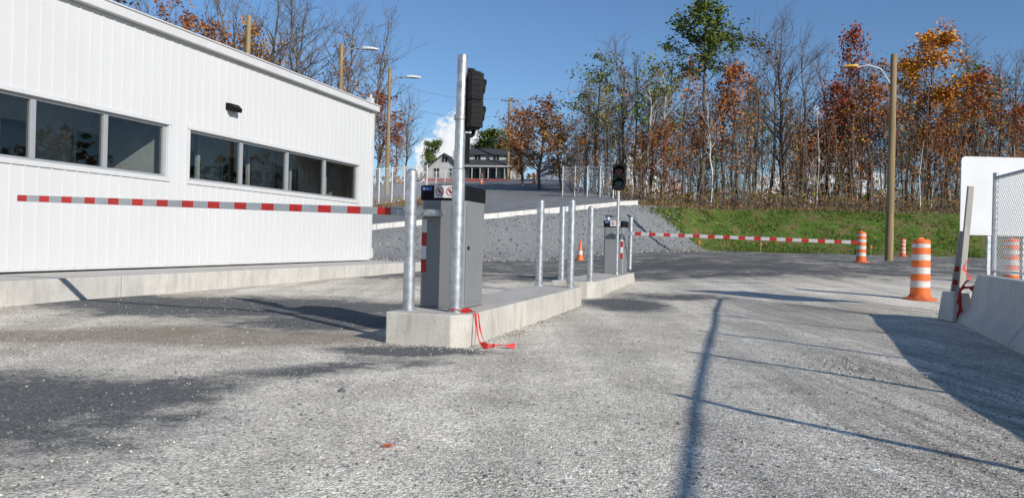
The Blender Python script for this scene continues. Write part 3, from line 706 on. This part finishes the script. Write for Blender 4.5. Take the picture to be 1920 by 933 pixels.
for sgn in (0,1):
    xa=-o if sgn==0 else wd+o; za_=ze-(zp-ze)/(wd/2)*o
    mb.add([(xa,-.4,za_),(wd/2,-.4,zp+.0),(wd/2,dp+.3,zp),(xa,dp+.3,za_),(xa,-.4,za_+t_),(wd/2,-.4,zp+t_),(wd/2,dp+.3,zp+t_),(xa,dp+.3,za_+t_)],[(0,1,2,3),(4,7,6,5),(0,4,5,1),(2,6,7,3),(0,3,7,4),(1,5,6,2)])
mb.add([(wd+.1,-.8,2.45),(wd+LW+.6,-.8,2.45),(wd+LW+.2,2.2,3.5),(wd+.1,2.2,3.5),(wd+.1,-.8,2.33),(wd+LW+.6,-.8,2.33),(wd+LW+.2,2.2,3.3),(wd+.1,2.2,3.3)],[(0,1,2,3),(7,6,5,4),(0,4,5,1),(1,5,6,2)])
mb.add([(wd+.0,1.7,4.1),(wd+LW+.2,1.7,4.1),(wd+LW,3.8,5.1),(wd,3.8,5.1),(wd+.0,5.9,4.1),(wd+LW+.2,5.9,4.1)],[(0,1,2,3),(3,2,5,4)])
rf=mb.build('roof',['roofgrey'],ho)
mb=MB(); mb.box(wd*.62,wd*.62+.7,2.2,2.8,zp-.9,zp+.75); mb.build('chimney',['conc2'],rf)
mb=MB()
for q in range(7): mb.box(wd+.4+q*1.02,wd+.5+q*1.02,-.7,-.6,0,2.35)
mb.box(wd+.2,wd+LW+.4,-.75,-.62,.75,.82); mb.box(wd,wd+LW+.4,-.8,1.2,-.1,.12)
mb.build('porch',['housew'],ho)
mb=MB(); mb.box(wd+.1,wd+LW+.5,-.9,-.82,2.28,2.44); mb.build('fascia',['housew'],ho)
mb=MB(); mb.box(.1,wd+LW,-1.4,-1.3,.3,.75); mb.build('porch_skirt',['housered'],ho)
for (a,b_,c,d_,yq) in ((.9,1.6,1.0,2.1,-.03),(2.9,3.6,1.0,2.1,-.03),(1.9,2.6,2.9,3.5,-.03),(wd+.8,wd+2.2,.6,2.2,1.17),(wd+2.8,wd+4.2,.6,2.2,1.17),(wd+4.8,wd+6.0,.6,2.2,1.17),(wd+1.2,wd+2.0,3.5,4.05,2.17),(wd+3.6,wd+4.4,3.5,4.05,2.17),(wd+5.3,wd+6.0,3.5,4.05,2.17)):
    mb=MB(); mb.box(a,b_,yq-.02,yq+.02,c,d_,0); mb.box(a-.08,a-.001,yq-.03,yq+.02,c-.08,d_+.08,1); mb.box(b_+.001,b_+.08,yq-.03,yq+.02,c-.08,d_+.08,1); mb.box((a+b_)/2-.03,(a+b_)/2+.03,yq-.035,yq-.021,c,d_,1); mb.build('window',['dark','housew'],ho)
x,_=W(1005,345,88)
sh=empty('garden_shed',(x,88,H(x,88)),math.radians(-10),'low pale blue shed with grey roof near the house','shed')
M['shed']=pm('shed_blue',(.25,.29,.34),.7,0,.06,3)
mb=MB(); mb.add([(0,0,0),(4,0,0),(4,0,1.8),(2,0,2.6),(0,0,1.8),(0,3,0),(4,3,0),(4,3,1.8),(2,3,2.6),(0,3,1.8)],[(0,1,2,3,4),(9,8,7,6,5),(1,6,7,2),(0,4,9,5)]); mb.build('wall',['shed'],sh)
mb=MB(); mb.add([(-.2,-.2,1.75),(2,-.2,2.65),(2,3.2,2.65),(-.2,3.2,1.75),(4.2,-.2,1.75),(4.2,3.2,1.75)],[(0,1,2,3),(1,4,5,2)]); mb.build('roof',['roofgrey'],sh)
# ------------------------------------------------------------ trees
def gen_tree(seed,Ht,r0,leaf,nl,hb=.35,spread=.30,nb=26,ls=.14,up=.9,barkm='bark',sub=5,tw=4,taper=.5,label='',leafspread=.35,gate_=2.4,wob=.09):
    q=random.Random(seed); tr_=MB(); cr=MB()
    pts=[];x=y=0
    n=9; bend=(q.uniform(-.04,.04),q.uniform(-.04,.04))
    for i in range(n+1):
        t=i/n; pts.append(Vector((x,y,t*Ht-(.3 if i==0 else 0)))); x+=bend[0]*Ht/n+q.gauss(0,wob); y+=bend[1]*Ht/n+q.gauss(0,wob)
    rad=lambda t: r0*(1-t)**.8+.012
    for i in range(n): tr_.tube(pts[i],pts[i+1],rad(i/n),rad((i+1)/n),7,0,False)
    def at(t):
        f=t*n; i=min(n-1,int(f)); return pts[i].lerp(pts[i+1],f-i)
    leaves=[]
    def branch(p,d,L_,r,lev):
        k=(3,2,1)[lev]; c=p.copy(); dd=d.copy(); P_=[c.copy()]
        for i in range(k):
            dd=(dd+Vector((q.gauss(0,.18),q.gauss(0,.18),q.gauss(.06,.14)))).normalized(); c=c+dd*L_/k; P_.append(c.copy())
        tgt=tr_ if lev==0 else cr
        for i in range(k): tgt.tube(P_[i],P_[i+1],r*(1-i/k*.8),r*(1-(i+1)/k*.8),4 if lev==0 else 3,0,False,lev==0)
        if lev<2:
            m_=sub if lev==0 else tw
            for j in range(m_):
                f=q.uniform(.25,1)*k; i=min(k-1,int(f)); b0_=P_[i].lerp(P_[i+1],f-i)
                nd=(dd+Vector((q.gauss(0,.55),q.gauss(0,.55),q.gauss(.15,.4)))).normalized()
                branch(b0_,nd,L_*q.uniform(.35,.6),max(.007,r*.45),lev+1)
        else:
            leaves.append((P_[0],P_[-1]))
    for j in range(nb):
        t=hb+(1-hb)*(j+q.random())/nb; t=min(.985,t); a=q.random()*6.283
        prof=(1-((t-hb)/(1-hb)))**taper*min(1,.45+(t-hb)/(1-hb)*2.2)
        L_=Ht*spread*prof*q.uniform(.5,1.2)+.5
        u_=up*q.uniform(.7,1.3); d=Vector((math.cos(a),math.sin(a),u_)).normalized()
        branch(at(t),d,L_,rad(t)*.45+.006,0)
    if leaf:
        for (a,b_) in leaves:
            cl=noise.noise(a*.55+Vector((seed*3.1,0,0)))
            m_=nl*(1+cl*gate_); m_=int(max(0,m_)+q.random())
            for _ in range(m_):
                c=a.lerp(b_,q.uniform(0,1.2))+Vector((q.gauss(0,leafspread),q.gauss(0,leafspread),q.gauss(0,leafspread)))*.7
                s=ls*q.uniform(.6,1.3); e1=Vector((q.gauss(0,1),q.gauss(0,1),q.gauss(0,.7))).normalized(); e2=e1.cross(Vector((q.gauss(0,1),q.gauss(0,1),q.gauss(0,1)))).normalized()
                cr.add([c-e1*s,c-e2*s*.6,c+e1*s,c+e2*s*.6],[(0,1,2,3)],1)
    hmax=max(v[2] for v in cr.v)
    root=empty('tree',(0,-500,0),0,label,'tree','trees of the autumn wood')
    tr_.build('trunk',[barkm],root); cr.build('crown',['twig',leaf or 'twig'],root)
    root['_h']=hmax-.3
    return root
T={}
def G(k,*a,**kw): T[k]=[gen_tree(*a,**kw),0]
bare='tall bare grey tree with fine leafless branches on the bank'
G('bareA',1,15,.15,None,0,hb=.3,spread=.26,nb=30,up=1.5,label=bare,wob=.14)
G('bareB',2,16,.13,None,0,hb=.4,spread=.24,nb=26,up=1.6,label=bare,wob=.13)
G('bareC',3,14,.12,'l_rust',1.0,hb=.3,spread=.26,nb=26,up=1.3,label='mostly bare grey tree with a few rust leaves',wob=.15)
G('bareD',4,15,.13,'l_brown',.5,hb=.25,spread=.28,nb=30,up=1.2,label='bare branching tree with scattered brown leaves',wob=.16)
G('bareE',12,15,.2,None,0,hb=.22,spread=.36,nb=34,up=1.3,sub=6,label='wide bare grey tree with dense fine twigs')
G('rust',5,10,.15,'l_rust',5.6,hb=.14,spread=.38,nb=32,up=.8,label='round tree with rust coloured autumn leaves',gate_=2.4,ls=.13)
G('red',6,11,.13,'l_red',3.0,hb=.22,spread=.30,nb=28,up=1.0,label='slender tree with dark red autumn leaves',ls=.13)
G('orange',7,15,.18,'l_orange',5.6,hb=.26,spread=.27,nb=34,up=1.2,ls=.135,label='tall maple with bright orange autumn leaves',gate_=2.8)
G('green',8,15,.16,'l_green',3.0,hb=.28,spread=.22,nb=28,up=1.1,label='tall tree with yellowish green leaves')
G('birch',9,13,.10,'l_brown',.4,hb=.45,spread=.2,nb=20,up=1.6,barkm='birch',label='white barked birch with nearly bare crown',wob=.16)
G('tallgreen',10,19,.2,'l_ygreen',8,hb=.64,spread=.16,nb=26,up=.7,ls=.15,taper=.35,label='very tall tree with yellowish green crown on bare trunk',gate_=2.0)
G('dgreen',11,7,.14,'l_dgreen',7,hb=.1,spread=.40,nb=30,up=.6,label='dense dark green tree near the house')
R2=random.Random(11)
def tree(kind,px,topy,d,w_=1.0):
    x,zt=W(px,topy,d); 
    z0=H(x,d); s=(zt-z0)/T[kind][0]['_h']
    root=T[kind][0]
    if T[kind][1]==0:
        o=root; T[kind][1]=1
    else: o=copy_thing(root,(0,0,0))
    o.location=(x,d,z0-.1); o.rotation_euler=(R2.gauss(0,.02),R2.gauss(0,.03),R2.random()*6.28); o.scale=(s*w_,s*w_,s)
for a in [('rust',1015,172,66,1.35),('rust',985,195,74,1.2),('rust',1058,200,63,1.1),('rust',1085,240,60,1.1),
 ('green',1118,95,62,1.3),('green',1140,160,60,1.0),('bareA',1178,62,60,1.1),('birch',1213,150,53.5,1.1),('birch',1238,120,54,1),('green',1245,72,58,1.1),('bareB',1200,90,64,1.1),
 ('tallgreen',1322,-12,58,1.2),('birch',1335,160,53,1),('bareC',1290,100,55,1.1),('bareA',1365,80,60,1.1),('red',1392,110,57,1.1),('rust',1310,200,60,.9),
 ('bareE',1480,0,60,1.0),('bareB',1450,30,63,1.1),('bareD',1420,65,57,1.1),('bareA',1520,60,58,1.1),('red',1600,40,62,.7),('red',1570,150,57,1.2),('rust',1610,170,56,.9),
 ('red',1640,150,55,1.3),('orange',1742,32,60,1.25),('orange',1705,90,62,1.0),('orange',1785,150,58,1.0),('rust',1750,210,55,1.0),('bareC',1640,105,61,1.1),('bareD',1665,110,56,1),
 ('bareA',1832,60,60,1.1),('red',1838,120,57,1.1),('bareB',1880,90,62,1.1),('bareE',1905,75,64,.9),('orange',1950,150,60,.9),('red',1905,190,55,1.1),
 ('bareD',1160,125,70,1.1),('bareC',1100,150,72,1.1),('bareA',1560,85,68,1.1),('bareB',1800,80,70,1.1),('bareD',1965,60,58,1.1),('rust',1500,210,58,.9),('green',1425,170,63,.9),('rust',1210,240,62,.9),
 # behind building
 ('bareE',270,-60,58,1.1),('rust',365,-5,60,.9),('bareA',410,-60,60,1.3),('bareE',455,-30,64,1),('rust',485,8,62,.7),('bareB',520,-50,60,1.4),('bareE',560,-30,58,1),('bareA',598,-40,56,1.2),
 ('bareE',650,-20,62,.8),('bareB',688,-10,54,1),('bareD',715,95,78,1),('bareE',765,150,76,.8),('red',712,165,72,1.6),('red',745,225,80,1.4),('bareC',630,50,66,1.1),('bareD',220,-40,58,1.2),('bareC',310,-40,62,1.1),
 ('dgreen',816,258,104,1),('dgreen',932,238,108,1.5),('dgreen',912,252,112,1.2),('rust',985,240,96,1.2),('rust',972,285,84,1.1),('dgreen',1165,305,62,.5)]:
    tree(*a)
for i in range(38):
    d=R2.uniform(53,80); px=1105+880*(i+R2.random())/38; k=R2.choice(['bareA','bareB','bareC','bareD','bareB','bareA','bareC','rust','bareD','green'])
    tree(k,px,R2.uniform(110,230) if k not in('red','rust') else R2.uniform(200,290),d,R2.uniform(.9,1.25))
# undergrowth saplings (mass)
q=random.Random(5)
mb=MB()
def leafq(m_,c,s,lm):
    e1=Vector((q.gauss(0,1),q.gauss(0,1),q.gauss(0,.6))).normalized()*s; e2=e1.cross(Vector((q.gauss(0,1),q.gauss(0,1),q.gauss(0,1)))).normalized()*s*.6
    m_.add([c-e1,c-e2,c+e1,c+e2],[(0,1,2,3)],lm)
for i in range(1400):
    d=51.5+38*q.random()**1.3; a=q.uniform(.075,.80); x=a*d; z=H(x,d)
    h_=q.uniform(1.5,8.5); lean=Vector((q.gauss(0,.10),q.gauss(0,.10),1)); p0=Vector((x,d,z-.1)); pm_=p0+lean*h_*.5; p1=pm_+(lean+Vector((q.gauss(0,.12),q.gauss(0,.12),0)))*h_*.5; r_=q.uniform(.012,.045)
    mt=0 if q.random()<.96 else 2
    mb.tube(p0,pm_,r_,r_*.6,3,mt,False,False); mb.tube(pm_,p1,r_*.6,.008,3,mt,False,False)
    for j in range(5):
        t=q.uniform(.3,1); b0_=p0.lerp(p1,t); e=b0_+Vector((q.gauss(0,.5),q.gauss(0,.5),q.uniform(.3,1.1)))*q.uniform(.5,1.2)
        mb.tube(b0_,e,.012,.006,3,0,False,False)
        if q.random()<.22:
            lm=q.choice([1,1,3,4])
            for _ in range(7): leafq(mb,b0_.lerp(e,q.random())+Vector((q.gauss(0,.2),q.gauss(0,.2),q.gauss(0,.2))),q.uniform(.06,.13),lm)
for i in range(1000):
    d=50.5+6*q.random(); x=q.uniform(.13,.82)*d; z=H(x,d); hh_=q.uniform(.3,1.4)
    for j in range(4):
        e=Vector((x+q.gauss(0,.35),d+q.gauss(0,.35),z+hh_*q.uniform(.5,1))); mb.tube((x,d,z-.05),e,.012,.006,3,0,False,False)
        if q.random()<.5:
            for _ in range(4): leafq(mb,e+Vector((q.gauss(0,.15),q.gauss(0,.15),q.gauss(0,.15))),q.uniform(.05,.11),q.choice([1,3,3,4]))
mb.build('undergrowth',['twig','l_rust','birch','l_brown','l_green'],kind='stuff',label='dense bare saplings and brush filling the wood',cat='undergrowth')
# distant tree line, and the wood that continues beyond the barrier side of the yard
mb=MB()
for i in range(9000):
    x=q.uniform(-90,110); d=q.uniform(118,150); z=H(x,d); top_=3.2+2.5*noise.noise(Vector((x*.12,0,1)))+1.5*noise.noise(Vector((x*.5,4,1)))
    if x>12: top_+=2.5
    leafq(mb,Vector((x,d,z+q.random()**.8*max(1,top_))),q.uniform(.3,.7),q.choice([0,0,0,1,2]))
for i in range(8000):
    y=q.uniform(-15,75); x=62+q.uniform(0,10); tp=9+6*noise.noise(Vector((y*.12,3,1)))+4*noise.noise(Vector((y*.5,4,1)))
    leafq(mb,Vector((x,y,q.random()*max(3,tp))),q.uniform(.3,.8),q.choice([0,0,1,2]))
mb.build('distant_wood',['l_brown','l_rust','l_dgreen'],kind='stuff',label='low distant autumn wood on the hilltop',cat='wood')
# grass blades
mb=MB(); mb2=MB()
def blade(m_,x,y,h_,mi=0):
    z=H(x,y)-.02; a=q.random()*3.14; w_=q.uniform(.02,.05); dx,dy=math.cos(a)*w_,math.sin(a)*w_
    m_.add([(x-dx,y-dy,z),(x+dx,y+dy,z),(x+q.gauss(0,.08),y+q.gauss(0,.08),z+h_)],[(0,1,2)],mi)
for i in range(22000):
    x=q.uniform(7.5,36); t=q.random(); y=yt(x)+t*(yc(x)-yt(x)-.7); bx=7.6+3.6*(1-t)
    if x<bx: continue
    if noise.noise(Vector((x*.5,y*.5,7)))+.5*noise.noise(Vector((x*1.7,y*1.7,2)))<-.04 : continue
    blade(mb,x,y,q.uniform(.05,.18))
mb.build('grass',['grassb'],kind='stuff',label='green grass covering the sloping bank',cat='grass')
for i in range(6000):
    x=q.uniform(7.5,40); y=yc(x)+q.gauss(.2,.6)
    blade(mb2,x,y,q.uniform(.08,.3))
for i in range(2500):
    x=q.uniform(-13,-5); y=q.uniform(48,58); blade(mb2,x,y,q.uniform(.1,.4))
for i in range(3500):
    x=q.uniform(8,38); y=yt(x)+q.uniform(0,1)*(yc(x)-yt(x))+q.gauss(0,.35); blade(mb2,x,y,q.uniform(.05,.18))
mb2.build('dry_grass',['dry'],kind='stuff',label='tan dry grass along the edge of the wood',cat='grass')
for o in list(bpy.data.objects):
    if '_h' in o: del o['_h']
